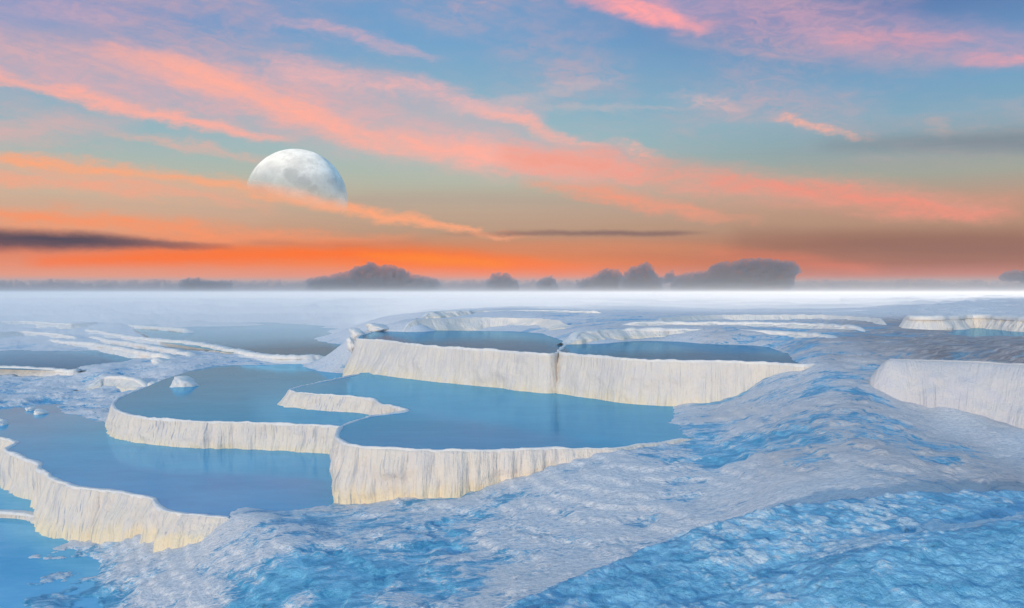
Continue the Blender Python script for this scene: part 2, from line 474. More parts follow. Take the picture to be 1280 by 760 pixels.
def catmull(pts, step):
    """smooth resampled polyline through 2-D/3-D points, near-even spacing"""
    P = [np.array(p, float) for p in pts]
    out = []
    n = len(P)
    for i in range(n - 1):
        p0 = P[max(0, i - 1)]; p1 = P[i]; p2 = P[i + 1]; p3 = P[min(n - 1, i + 2)]
        k = 24
        for j in range(k):
            t = j / k
            # centripetal-ish: damp tangents on uneven spacing
            d12 = np.linalg.norm(p2 - p1)
            m1 = (p2 - p0) / max(1e-6, np.linalg.norm(p1 - p0) + d12) * d12
            m2 = (p3 - p1) / max(1e-6, np.linalg.norm(p3 - p2) + d12) * d12
            h1 = 2 * t ** 3 - 3 * t ** 2 + 1; h2 = t ** 3 - 2 * t ** 2 + t
            h3 = -2 * t ** 3 + 3 * t ** 2; h4 = t ** 3 - t ** 2
            out.append(h1 * p1 + h2 * m1 + h3 * p2 + h4 * m2)
    out.append(P[-1])
    out = np.array(out)
    s = np.concatenate([[0], np.cumsum(np.linalg.norm(np.diff(out, axis=0), axis=1))])
    m = max(4, int(s[-1] / step))
    q = np.linspace(0, s[-1], m + 1)
    return np.stack([np.interp(q, s, out[:, k]) for k in range(out.shape[1])], 1), q


def terrace(label, rim, z, inside, base, flare=0.1, lip=0.075, lip_h=0.022, flute=0.05, step=0.05,
            jag=0.05, material=None, group='calcite terrace walls around the pools', name='terrace_wall', seed=0, cat='terrace wall', taper=(0, 0), pw=1.3, rim_m=None):
    """A pool's retaining wall: rim is [(px,py)], on level z; inside a pixel of the water it holds;
    base a level or [(fraction along, level)]; flare how far the foot stands out (number or list)."""
    xy = [at(px, py, z)[:2] for px, py in rim]
    P, s = catmull(xy, step)
    n = len(P)
    T = np.gradient(P, axis=0)
    # smooth tangents so that the flutes do not cross
    ker = np.ones(9) / 9
    for k in range(2):
        pad = np.pad(T[:, k], 4, mode='edge'); T[:, k] = np.convolve(pad, ker, mode='valid')
    T /= np.maximum(1e-6, np.linalg.norm(T, axis=1))[:, None]
    N = np.stack([T[:, 1], -T[:, 0]], 1)
    # outward = away from the water: flip using the signed side of the inside point nearest the line
    c = np.array(at(inside[0], inside[1], z)[:2])
    i = int(np.argmin(np.linalg.norm(P - c, axis=1)))
    i = min(max(i, 2), n - 3)
    if np.dot(N[i], P[i] - c) < 0:
        N = -N
    f = s / s[-1]
    bz = np.interp(f, [b[0] for b in base], [b[1] for b in base]) if isinstance(base, list) else np.full(n, float(base))
    fl = np.interp(f, [b[0] for b in flare], [b[1] for b in flare]) if isinstance(flare, list) else np.full(n, float(flare))
    so = seed * 31.7
    wob = jag * fbm(s * 0.9 + so, s * 0 + 3.3, 5, 5 + seed)
    hgt = lip_h + 0.04 * fbm(s * 2.3 + so, s * 0 + 1.1, 5, 9 + seed, .6)
    # the ends sink into the ground
    ef = np.ones(n)
    if taper[0]:
        ef = np.minimum(ef, sstep(0, taper[0], s))
    if taper[1]:
        ef = np.minimum(ef, sstep(0, taper[1], s[-1] - s))
    sink = (1 - ef) * (z - bz + .15)
    fl = fl * ef
    # ---- face
    rows = 22
    gate = .30 + .9 * sstep(-.25, .45, fbm(s * .55 + so, s * 0 + 6.1, 3, 63 + seed))
    V = []; UV = []
    for r in range(rows + 1):
        t = r / rows
        zt = z + hgt * 0.6 - sink
        zz = zt - (zt - np.minimum(bz, zt - .05)) * t
        drop = (z - zz)
        a1 = vnoise(s * 5.2 + so, drop * 0.55 + 0.7, 21 + seed)
        a2 = vnoise(s * 13.0 + so, drop * 1.1, 33 + seed)
        a3 = fbm(s * 1.0 + so, drop * 1.1, 3, 41 + seed)
        amp = flute * min(1.0, 0.25 + 2.2 * t) * gate
        out = wob + 0.02 + amp * (1.5 * np.abs(a1) + 0.7 * a2) + flute * 3.0 * a3 * min(1, 1.5 * t)
        if flute > .02:
            bl = fbm(s * .85 + so + 40, drop * 1.5 + 2.2, 4, 47 + seed, .55)
            out = out + .16 * np.maximum(bl, -.1) * min(1, 2.5 * t)
        out = out + fl * (t ** pw)
        if r == 0:
            out = wob - 0.02
        V.append(np.column_stack([P + N * out[:, None], zz]))
        UV.append(np.column_stack([s + so, np.full(n, t)]))
    V.append(np.column_stack([V[-1][:, :2] + N * 0.05, V[-1][:, 2] - 0.35]))
    UV.append(UV[-1] * [1, 1])
    rows += 1
    verts = np.concatenate(V); uvs = np.concatenate(UV)
    faces = []
    for r in range(rows):
        for k in range(n - 1):
            a = r * n + k
            faces.append((a, a + 1, a + n + 1, a + n))
    o = link_mesh(name, verts, faces, material or M_WALL, uvs=uvs)
    tag(o, label, cat, group)
    # ---- rim
    w = lip * (1 + 0.45 * fbm(s * 1.9 + so, s * 0, 4, 55 + seed))
    prof = [(-1.0, -0.16), (-0.8, 0.25), (-0.45, 0.8), (-0.1, 1.0), (0.18, 0.85), (0.34, 0.3), (0.30, -0.6)]
    V = []
    for (pu, pv) in prof:
        nz = 1 + 0.25 * vnoise(s * 6 + so, s * 0 + pu * 3, 77 + seed)
        out = wob + w * pu
        zz = z + (hgt * pv * nz if pv > -0.1 else np.full(n, -0.10 if pu < 0 else -0.05))
        V.append(np.column_stack([P + N * out[:, None], zz - sink]))
    verts = np.concatenate(V); faces = []
    for r in range(len(prof) - 1):
        for k in range(n - 1):
            a = r * n + k
            faces.append((a, a + 1, a + n + 1, a + n))
    link_mesh('rim', verts, faces, rim_m or M_RIM, parent=o)
    return o, P, N


def water(poly, z, material, label=None):
    """a level sheet of water: poly of (px, py) on level z or of world (x, y) points flagged by len 3"""
    pts = []
    for p in poly:
        pts.append(Vector((p[0], p[1], z)) if len(p) == 3 else at(p[0], p[1], z))
    bm = bmesh.new()
    vs = [bm.verts.new(p) for p in pts]
    fc = bm.faces.new(vs)
    fc.normal_update()
    if fc.normal.z < 0:
        fc.normal_flip()
    bmesh.ops.triangulate(bm, faces=bm.faces[:])
    me = bpy.data.meshes.new('water'); bm.to_mesh(me); bm.free()
    me.materials.append(material)
    o = bpy.data.objects.new('water', me); COL.objects.link(o)
    o['kind'] = 'structure'
    return o


def W(P, N=None, inset=0.03):
    """world rim line as water outline points"""
    return [(float(a), float(b), 0) for a, b in (P - (N * inset if N is not None else 0))[::3]]


ZA, ZB, ZC, ZD = 0.15, 0.80, 1.20, 2.30
ZY, ZZ = -0.72, -0.86

# ------------------------------------------------------------------ the pools
# middle pool with its hook-shaped inner wall
_, P, N = terrace('tall cream fluted wall curling into a hook in front of the middle pool',
    [(447, 468), (424, 473), (388, 480), (368, 485), (362, 488), (376, 491), (408, 494), (440, 496), (466, 499), (474, 504), (492, 509), (508, 514),
     (490, 517), (468, 520), (447, 525), (431, 531), (421, 539), (420, 547), (434, 555), (465, 559), (523, 562), (592, 563), (661, 562), (712, 561), (764, 560), (798, 556), (832, 552), (866, 548), (905, 544)],
    ZC, (600, 540), [(0, .7), (.40, .62), (.52, .3), (.58, .1), (.64, .1), (.78, .45), (.87, .8), (.93, 1.0), (1, 1.15)],
    flare=[(0, .1), (.2, .25), (.45, .2), (.56, -.05), (.62, .02), (.75, .1), (1, .1)], seed=1, taper=(0, 1.0), flute=.06)
water(W(P, N) + [(980, 540), (1000, 500), (860, 478), (700, 465), (560, 462), (450, 466)], ZC, W_MID)

# left pool
_, P, N = terrace('cream fluted wall with dark vertical streaks around the left pool',
    [(176, 486), (158, 493), (146, 499), (140, 506), (147, 514), (165, 519), (192, 523), (241, 526), (309, 528), (378, 530), (412, 532), (436, 534)],
    ZB, (300, 500), [(0, .05), (1, 0.05)], flare=[(0, .1), (.25, .1), (1, .1)], seed=2, flute=.055)
water(W(P, N) + [(520, 525), (530, 500), (470, 470), (446, 456), (430, 452), (330, 452), (250, 460), (205, 474)], ZB, W_MID)

# lower left pool
_, P, N = terrace('jagged cream wall curving along the lowest big pool at the left edge',
    [(-90, 536), (-40, 544), (0, 547), (16, 551), (20, 555), (8, 561), (22, 570), (46, 577), (52, 588), (69, 600), (96, 608), (138, 613), (165, 618), (192, 622), (198, 632), (217, 639), (248, 644), (285, 647), (310, 646)],
    ZA, (200, 590), [(0, -.95), (.3, -.95), (.45, -.95), (.6, -.9), (.72, -.7), (.85, -.4), (1, -.1)], flare=[(0, .3), (.5, .15), (1, .15)], seed=3, taper=(0, .35), flute=.06, jag=.10, lip=.10)
water(W(P, N) + [(318, 649), (345, 662), (430, 666), (470, 640), (470, 560), (420, 520), (200, 470), (120, 470), (-40, 500), (-140, 525)], ZA, W_NEAR)

# two lowest pools at the left edge, parted by a thin rim
_, P, N = terrace('thin low white rim crossing the pale water at the lower left corner',
    [(-120, 634), (-60, 635), (0, 639), (34, 642), (69, 651), (88, 658), (112, 664)], ZY, (20, 622), -1.0, flare=.05, seed=4, taper=(0, .6), flute=.03, lip=.16)
water(W(P, N) + [(200, 668), (200, 640), (60, 590), (-20, 580), (-120, 585)], ZY, W_SHALLOW)
water([(-160, 640), (0, 645), (70, 656), (150, 668), (260, 700), (200, 790), (-200, 790)], ZZ, W_SHALLOW)

# upper pools
_, P, N = terrace('high cream wall under the upper left pool with its long flat rim',
    [(470, 414), (452, 419), (446, 423), (460, 424), (482, 426), (523, 431), (575, 435), (626, 438), (664, 441), (686, 442), (696, 441), (704, 437)],
    ZD, (580, 426), 1.0, flare=[(0, .03), (.2, .03), (.36, .6), (.48, .8), (.6, .35), (.75, .1), (1, .1)], seed=5, flute=.028, material=M_WALL_HIGH)
water(W(P, N) + [(740, 436), (722, 420), (640, 414), (540, 413), (480, 413)], ZD, W_DEEP)
_, P, N = terrace('high cream wall under the upper right pool with yellow stained foot',
    [(760, 421), (722, 425), (708, 430), (700, 436), (700.5, 440.5), (718, 442.5), (747, 445), (798, 449), (860, 451), (909, 452), (950, 453), (980, 455), (1006, 457), (1026, 455), (1034, 450), (1020, 445), (980, 440)],
    ZD + .02, (850, 440), [(0, 1.1), (.4, 1.05), (1, 1.2)], flare=[(0, .0), (.1, .05), (.3, .15), (1, .2)], seed=6, taper=(0, 0), flute=.028, material=M_WALL_HIGH)
water(W(P, N) + [(960, 434), (900, 427), (840, 421)], ZD + .02, W_DEEP)

# wall behind the upper pools
_, P, N = terrace('long low pinkish wall right behind the upper left pool',
    [(498, 401), (512, 400), (540, 399), (600, 397.5), (660, 398), (700, 401), (730, 403)],
    2.80, (620, 388), [(0, 2.2), (.8, 2.3), (1, 2.75)], flare=.5, seed=7, taper=(1.6, 2.5), flute=.05, step=.09, material=M_WALL_FAR)
_, P, N = terrace('thin far cream ledge between the upper right pool and the white haze',
    [(800, 400), (850, 396), (900, 394), (960, 394), (1020, 394), (1080, 397), (1120, 402)],
    2.95, (950, 386), 2.55, flare=.5, seed=8, taper=(3, 3), flute=.05, step=.09, material=M_WALL_FAR)
# far left pools and ridges
_, P, N = terrace('long white ridge slanting in front of the far teal pool',
    [(96, 411), (122, 415), (150, 420), (186, 425), (228, 428), (262, 433), (292, 439), (335, 446), (380, 447), (440, 443)],
    1.05, (330, 420), .7, flare=.6, seed=10, taper=(2.5, 2.5), flute=.1, step=.09, jag=.3, lip=.5, lip_h=.13, material=M_RIM)
water([(200, 428), (160, 408), (240, 401), (330, 399), (440, 400), (450, 432), (440, 446), (340, 446), (280, 440)], 1.0, W_TEAL)
_, P, N = terrace('lower white ridge slanting behind the dark blue far pool',
    [(52, 425), (80, 428), (118, 431), (150, 437), (186, 443), (222, 449)],
    .95, (150, 425), .5, flare=.5, seed=11, taper=(2, 2), flute=.1, step=.09, jag=.3, lip=.5, lip_h=.14, material=M_RIM)
_, P, N = terrace('short white ridge lying between the two longer slanting ridges',
    [(108, 421), (140, 427), (176, 432), (214, 439), (250, 447)],
    1.0, (220, 430), .5, flare=.5, seed=12, taper=(2, 2), flute=.1, step=.09, jag=.3, lip=.45, lip_h=.13, material=M_RIM)
_, P, N = terrace('small white ridge at the back corner of the teal pool',
    [(150, 408), (184, 410), (214, 412), (236, 415)],
    1.1, (300, 408), .7, flare=.5, seed=13, taper=(2, 2), flute=.1, step=.1, jag=.3, lip=.7, lip_h=.2, material=M_RIM)
_, P, N = terrace('low white rim of the dark blue pool touching the left photo edge',
    [(-80, 456), (-30, 459), (20, 460), (60, 462), (92, 464), (110, 460)],
    .7, (60, 450), .2, flare=.5, seed=14, taper=(0, 1.5), flute=.06, step=.09, lip=.3, lip_h=.08, material=M_WALL_FAR)
water([(-120, 458), (0, 461), (92, 464), (150, 462), (215, 453), (180, 440), (60, 436), (-100, 434)], .7, W_DEEP)

for lab, pts, zz, ins, bb, sd in (
        ('thin pinkish step running right just behind the upper right pool', [(706, 418), (760, 414), (840, 412.5), (920, 414), (1000, 418), (1060, 425)], 2.66, (860, 406), 2.45, 31),
        ('long faint pale step halfway between the upper right pool and the far cream ledge', [(752, 405), (830, 404), (920, 404.5), (1010, 406), (1090, 412)], 2.8, (920, 399), 2.6, 32),
        ('faint white step fading into the mist behind the pinkish wall', [(520, 391.5), (600, 389.5), (680, 389), (770, 390.5)], 2.98, (640, 384), 2.8, 33),
        ('misty white step farthest back at the left photo edge', [(-30, 403), (30, 402), (84, 405), (134, 403)], 1.45, (50, 396), 1.1, 34),
        ('ragged white step above the dark blue far pool at the left edge', [(-30, 420), (24, 415), (60, 417), (100, 422)], 1.15, (40, 408), .8, 35),
        ('short white step in the ripple crust between the dark blue and the left pool', [(96, 474), (130, 471), (168, 473), (196, 476)], .72, (140, 466), .4, 36)):
    terrace(lab, pts, zz, ins, bb, flare=.4, seed=sd, flute=.07, step=.08, jag=.3, lip=.3, lip_h=.07, taper=(1.5, 1.5), material=M_WALL_FAR)

# right: smooth bank and the pool behind it
_, BANK_P, N = terrace('smooth grey cream bank sloping down at the right edge',
    [(1105, 446), (1110, 448.5), (1140, 449), (1180, 450), (1230, 452), (1290, 455), (1380, 460)],
    2.62, (1200, 442), [(0, 2.5), (.2, 1.95), (.45, 1.75), (.75, 1.5), (1, 1.3)], flare=[(0, .3), (.3, .7), (1, .8)], seed=15, taper=(.7, 0), flute=.024, step=.06, lip=.12, lip_h=.0, pw=.62, rim_m=M_BANK, material=M_BANK, cat='bank')
_, P, N = terrace('far right white ledge with a dark stained foot above the blue pool',
    [(1120, 396), (1150, 398), (1180, 398), (1215, 396), (1260, 398), (1330, 404), (1400, 412)],
    3.12, (1240, 386), 2.6, flare=.3, seed=16, taper=(1.5, 0), flute=.08, step=.08, lip=.4, lip_h=.1, jag=.2, material=M_WALL_FAR)
water([(1140, 412), (1170, 404), (1400, 402), (1400, 436), (1230, 431), (1180, 422)], 2.72, W_DEEP)

# ------------------------------------------------------------------ terrain
# (px, py, level, wetness, roughness m, rockiness)
G = [
    # foreground, left to right
    (-200, 790, -1.15, .6, .05, 0), (40, 690, -.93, .6, .10, 0), (20, 740, -.85, .6, .12, 0), (90, 755, -.82, .55, .12, 0), (150, 740, -.76, .55, .11, 0), (110, 700, -.84, .5, .12, 0), (70, 680, -.95, .5, .08, 0), (200, 690, -.45, .55, .07, 0),
    (300, 760, -.2, .62, .09, 0), (300, 700, -.02, .55, .07, 0), (250, 668, -.22, .25, .05, 0), (296, 661, .06, .3, .03, 0), (286, 641, .19, .3, .02, 0), (298, 646, .22, .3, .02, 0), (308, 644, .24, .3, .03, 0), (316, 654, .25, .35, .03, 0), (345, 668, .28, .4, .04, 0), (330, 660, .25, .40, .06, 0), (380, 690, .22, .62, .08, 0),
    (385, 668, .28, .45, .03, 0), (410, 656, .24, .45, .07, 0), (430, 632, .2, .38, .05, 0), (450, 760, .2, .6, .09, 0), (500, 650, .36, .44, .06, 0), (520, 700, .3, .60, .08, 0),
    (560, 735, .3, .66, .07, 0), (620, 760, .4, .42, .07, 0), (600, 612, .55, .36, .05, 0), (620, 660, .45, .50, .06, 0), (800, 564, 1.17, .5, .04, 0), (700, 591, .93, .35, .05, 0), (700, 650, .6, .46, .07, 0), (700, 700, .5, .30, .05, 0), (660, 728, .45, .28, .05, 0), (760, 682, .6, .22, .05, 0), (760, 578, 1.08, .42, .05, 0),
    (830, 566, 1.12, .55, .05, 0), (800, 640, .72, .36, .07, 0), (850, 610, .9, .50, .06, 0), (900, 575, 1.12, .62, .06, 0), (900, 620, .9, .18, .03, 0), (980, 610, 1.25, .10, .02, 0), (1050, 605, 1.36, .16, .03, 0),
    (840, 655, .75, .16, .05, 0), (980, 650, 1.1, .15, .03, 0), (1150, 640, 1.5, .3, .04, 0), (900, 760, .6, .4, .05, 0), (1280, 760, 1.2, .5, .05, 0),
    # right ground
    (880, 538, 1.27, .62, .04, 0), (846, 515, 1.24, .28, .02, 0), (855, 502, 1.28, .2, .02, 0), (900, 515, 1.36, .30, .05, .15), (920, 490, 1.55, .34, .05, .12), (960, 468, 2.05, .35, .04, .0), (990, 466, 2.16, .35, .02, .0), (1018, 467, 2.22, .4, .02, .0), (1005, 454, 2.34, .4, .02, .1), (1030, 458, 2.32, .4, .02, .1), (1000, 478, 1.98, .48, .04, .15),
    (1000, 540, 1.58, .50, .06, .26), (1000, 570, 1.42, .54, .06, .22), (1080, 500, 1.95, .40, .05, .25), (1100, 550, 1.64, .38, .06, .25), (1200, 560, 1.50, .40, .06, .28), (1280, 545, 1.48, .15, .03, 0), (1280, 600, 1.38, .4, .05, .3), (1200, 600, 1.3, .38, .06, .22),
    (1060, 458, 2.30, .42, .05, .2), (1092, 472, 2.18, .40, .04, .2), (1094, 486, 2.03, .35, .03, .1), (1130, 498, 1.84, .25, .03, .15), (1200, 525, 1.57, .10, .02, 0), (1040, 445, 2.5, .38, .05, .4),
    (1110, 436, 2.62, .35, .05, .4), (1180, 440, 2.66, .35, .06, .6), (1280, 446, 2.7, .3, .06, .65), (1150, 425, 2.74, .4, .05, .55), (1090, 420, 2.7, .42, .05, .5), (1220, 432, 2.74, .35, .05, .6),
    (1230, 415, 2.6, .5, .02, .2), (1400, 420, 2.6, .5, .02, .2), (1400, 445, 2.7, .3, .05, .7),
    (1000, 430, 2.52, .55, .05, .35), (900, 420, 2.58, .5, .05, .25), (800, 417, 2.52, .4, .04, .2), (740, 424, 2.46, .25, .03, 0), (1000, 412, 2.68, .45, .05, .2), (900, 407, 2.7, .4, .04, .1), (1100, 408, 2.78, .45, .05, .4),
    (1160, 407, 2.78, .4, .05, .8), (1140, 413, 2.78, .4, .04, .5), (1172, 421, 2.80, .4, .04, .5), (1215, 432, 2.80, .35, .04, .5),
    (453, 414, 2.36, .1, .03, 0), (474, 408, 2.46, .1, .04, 0), (443, 417, 2.15, .15, .03, 0), (440, 428, 1.7, .2, .03, 0),
    # under the pools
    (340, 636, .02, .5, .02, 0), (378, 622, .02, .5, .02, 0), (300, 622, -.05, .5, .02, 0), (408, 600, .0, .5, .02, 0), (260, 610, -.08, .5, .02, 0),
    (560, 540, .3, .5, .02, 0), (700, 540, .6, .5, .02, 0), (640, 500, .7, .5, .02, 0), (800, 520, .95, .4, .02, 0), (500, 480, .6, .5, .02, 0), (300, 510, .0, .5, .02, 0), (200, 570, -.15, .5, .02, 0), (330, 600, -.1, .5, .02, 0), (80, 560, -.2, .5, .02, 0),
    (60, 620, -1.0, .5, .02, 0), (0, 600, -1.05, .5, .02, 0), (150, 668, -.62, .4, .05, 0), (100, 664, -.80, .4, .04, 0), (200, 662, -.36, .25, .05, 0), (-80, 600, -1.1, .5, .02, 0), (350, 480, .3, .5, .02, 0), (280, 470, .5, .5, .02, 0),
    (460, 455, 1.0, .4, .02, 0), (600, 455, 1.3, .4, .02, 0), (800, 470, 1.4, .4, .02, 0), (900, 462, 1.6, .4, .02, 0), (560, 425, 1.9, .4, .02, 0), (640, 430, 1.9, .4, .02, 0), (850, 442, 2.0, .4, .02, 0), (960, 446, 2.1, .4, .02, 0),
    # left middle
    (-60, 520, .2, .45, .06, 0), (0, 500, .22, .5, .12, 0), (60, 495, .28, .45, .13, 0), (110, 480, .35, .40, .13, 0), (150, 475, .5, .35, .10, 0), (40, 475, .42, .30, .08, 0), (200, 470, .72, .35, .08, 0), (180, 480, .32, .55, .08, 0), (220, 462, .84, .3, .08, 0), (260, 455, .9, .3, .08, 0),
    (330, 450, .95, .45, .06, 0), (400, 450, .92, .5, .05, 0), (60, 450, .5, .4, .03, 0), (0, 448, .5, .4, .03, 0), (140, 452, .55, .4, .03, 0), (112, 462, .78, .35, .03, 0), (128, 463, .78, .35, .03, 0), (130, 467, .74, .35, .04, 0), (185, 458, .82, .35, .05, 0), (92, 470, .55, .3, .04, 0),
    (60, 432, .85, .4, .10, 0), (0, 430, .9, .45, .10, 0), (230, 444, .95, .35, .08, 0), (130, 428, .9, .5, .06, 0), (300, 425, .75, .4, .03, 0), (400, 420, .75, .4, .03, 0), (330, 410, .78, .4, .03, 0), (430, 440, .8, .4, .03, 0), (100, 418, 1.0, .4, .1, 0), (0, 415, 1.05, .35, .12, 0),
    (60, 405, 1.25, .2, .15, 0), (180, 403, 1.25, .15, .15, 0), (330, 396, 1.35, .15, .1, 0), (420, 398, 1.4, .2, .1, 0), (0, 395, 1.5, .1, .2, 0), (-100, 400, 1.4, .1, .2, 0),
    (200, 385, 2.0, .1, .25, 0), (0, 380, 2.3, .1, .25, 0), (400, 383, 2.2, .1, .2, 0), (470, 398, 2.3, .15, .05, 0),
    # plateau behind the upper pools
    (520, 402, 2.72, .1, .03, 0), (620, 394, 2.85, .2, .04, 0), (720, 396, 2.82, .4, .04, 0), (560, 388, 2.84, .1, .05, 0), (700, 386, 2.84, .3, .04, 0), (850, 386, 2.86, .3, .04, 0), (1000, 386, 2.9, .2, .05, 0), (760, 402, 2.78, .45, .04, .1),
    (1100, 390, 2.95, .1, .06, 0), (1200, 388, 3.1, .1, .1, 0), (1290, 378, 3.4, .1, .12, .1), (1400, 376, 3.45, .1, .12, 0), (1230, 378, 3.35, .1, .12, 0),
    (640, 376, 2.8, .1, .1, 0), (100, 374, 2.9, .1, .2, 0), (1100, 376, 2.95, .1, .1, 0),
]


def build_terrain():
    C = np.array([[*(at(g[0], g[1], g[2])[:2])] for g in G])
    val = np.array([[g[2], g[3], g[4], g[5]] for g in G])
    KS = 330.0

    def q(x, y):
        y = np.maximum(y, 0.5)
        return np.stack([np.clip(x / y, -3, 3) * F / KS, np.log(np.hypot(x, y)) * 500 / KS], -1)
    Q = q(C[:, 0], C[:, 1])

    def U(r2):
        return 0.5 * r2 * np.log(r2 + 1e-9)
    n = len(Q)
    D2 = ((Q[:, None] - Q[None]) ** 2).sum(-1)
    K = U(D2) + np.eye(n) * 0.004
    Pm = np.concatenate([np.ones((n, 1)), Q], 1)
    A = np.block([[K, Pm], [Pm.T, np.zeros((3, 3))]])
    sol = np.linalg.solve(A, np.concatenate([val[:, :1], np.zeros((3, 1))]))

    # polar sheet: fine in front of the camera, coarse elsewhere
    az = np.concatenate([np.linspace(-180, -60, 40, endpoint=False), np.linspace(-60, -34, 60, endpoint=False), np.linspace(-34, 34, 760, endpoint=False),
                         np.linspace(34, 60, 60, endpoint=False), np.linspace(60, 180, 41)])
    ds = np.concatenate([np.geomspace(1.5, 8.5, 40, endpoint=False), np.geomspace(8.5, 60, 560, endpoint=False), np.geomspace(60, 1800, 120)])
    A_, D_ = np.meshgrid(np.radians(az), ds)
    X = np.sin(A_) * D_; Y = np.cos(A_) * D_
    xf, yf = X.ravel(), Y.ravel()
    z = np.empty_like(xf); wet_or_shade = np.empty_like(xf); amp = np.empty_like(xf); rk = np.empty_like(xf)
    for i in range(0, len(xf), 40000):
        s = slice(i, i + 40000)
        qq = q(xf[s], yf[s])
        d2 = ((qq[:, None] - Q[None]) ** 2).sum(-1)
        z[s] = U(d2) @ sol[:n, 0] + sol[n, 0] + qq @ sol[n + 1:, 0]
        w = 1.0 / (d2 + 0.003) ** 1.6
        w /= w.sum(1, keepdims=True)
        wet_or_shade[s] = w @ val[:, 1]; amp[s] = w @ val[:, 2]; rk[s] = w @ val[:, 3]
    dist = np.hypot(xf, yf)
    # the ground drops to the foot of the smooth bank on the right
    a_ = np.arctan2(xf, yf); pb = BANK_P; ab = np.arctan2(pb[:, 0], pb[:, 1]); o_ = np.argsort(ab)
    bd = np.interp(a_, ab[o_], np.hypot(pb[:, 0], pb[:, 1])[o_])
    pxs = 640 + F * np.tan(np.clip(a_, -1.2, 1.2))
    foot = np.interp(pxs, [1100, 1112, 1180, 1280, 1400], [2.05, 1.93, 1.66, 1.42, 1.2])
    inb = (pxs > 1106) & (dist < bd + .15) & (dist > bd - 6)
    cap = foot + .10 - .06 * np.clip(bd - dist - .6, 0, 5)
    z = np.where(inb, np.minimum(z, cap), z)
    front = sstep(45, 33, np.abs(np.degrees(np.arctan2(xf, yf)))) * sstep(7.0, 9.0, dist)
    flat = np.interp(dist, [12, 40, 150, 300, 1800], [-1.5, -1.5, 0.2, 2.4, 3.2])
    z = np.clip(z, -1.3, 3.7)
    z = z * front + flat * (1 - front)
    farm = sstep(130, 260, dist)
    z = z * (1 - farm) + farm * np.interp(dist, [150, 400, 1800], [2.7, 2.75, 2.8])
    n1 = fbm(xf * 1.1, yf * 1.1, 6, 3, .58)
    n2 = fbm(xf * .33, yf * .33, 4, 8)
    n3 = np.abs(fbm(xf * 2.3, yf * 2.3, 4, 15, .6))
    z += amp * (n1 * 1.5 + n2 * 0.7 - n3 * 0.5) * (1 - farm * .5)
    # little rimstone steps that follow the slope
    ph = z / .115 + .9 * n2 + .35 * n1
    fr_ = ph - np.floor(ph)
    z += .115 * (sstep(.62, 1.0, fr_) - fr_) * .40 * sstep(.025, .05, amp) * sstep(60, 40, dist)
    # far off: low hummocks whose near sides catch the sun
    hm = np.abs(vnoise(xf * .11, yf * .16, 91)) + .5 * np.abs(vnoise(xf * .27, yf * .33, 92))
    z += sstep(42, 90, dist) * (hm - .6) * np.interp(dist, [60, 200, 600], [.45, .8, .6])
    wet_or_shade = np.clip(wet_or_shade - n1 * 0.28 - n2 * 0.12 + 0.02, 0, 1)
    z = np.where(dist > 60, np.where(pxs > 1050, np.minimum(z, 3.5), np.minimum(z, 3.05)), z)
    wet_or_shade *= 1 - .9 * sstep(45, 110, dist)
    nr, nc = D_.shape
    idx = np.arange(nr * nc).reshape(nr, nc)
    fc = np.stack([idx[:-1, :-1], idx[:-1, 1:], idx[1:, 1:], idx[1:, :-1]], -1).reshape(-1, 4)[:, ::-1]
    me = bpy.data.meshes.new('terrain')
    me.vertices.add(nr * nc)
    me.vertices.foreach_set('co', np.stack([xf, yf, z], 1).astype(np.float32).ravel())
    me.loops.add(fc.size); me.loops.foreach_set('vertex_index', fc.astype(np.int32).ravel())
    me.polygons.add(len(fc))
    me.polygons.foreach_set('loop_start', np.arange(0, fc.size, 4, dtype=np.int32))
    me.update(calc_edges=True)
    me.polygons.foreach_set('use_smooth', np.ones(len(fc), bool))
    for k, v in (('wet_or_shade', wet_or_shade), ('rocky', rk)):
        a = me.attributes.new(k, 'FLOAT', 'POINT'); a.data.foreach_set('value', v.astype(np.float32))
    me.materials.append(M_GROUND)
    me.validate()
    o = bpy.data.objects.new('terrain', me); COL.objects.link(o)
    o['kind'] = 'structure'


build_terrain()


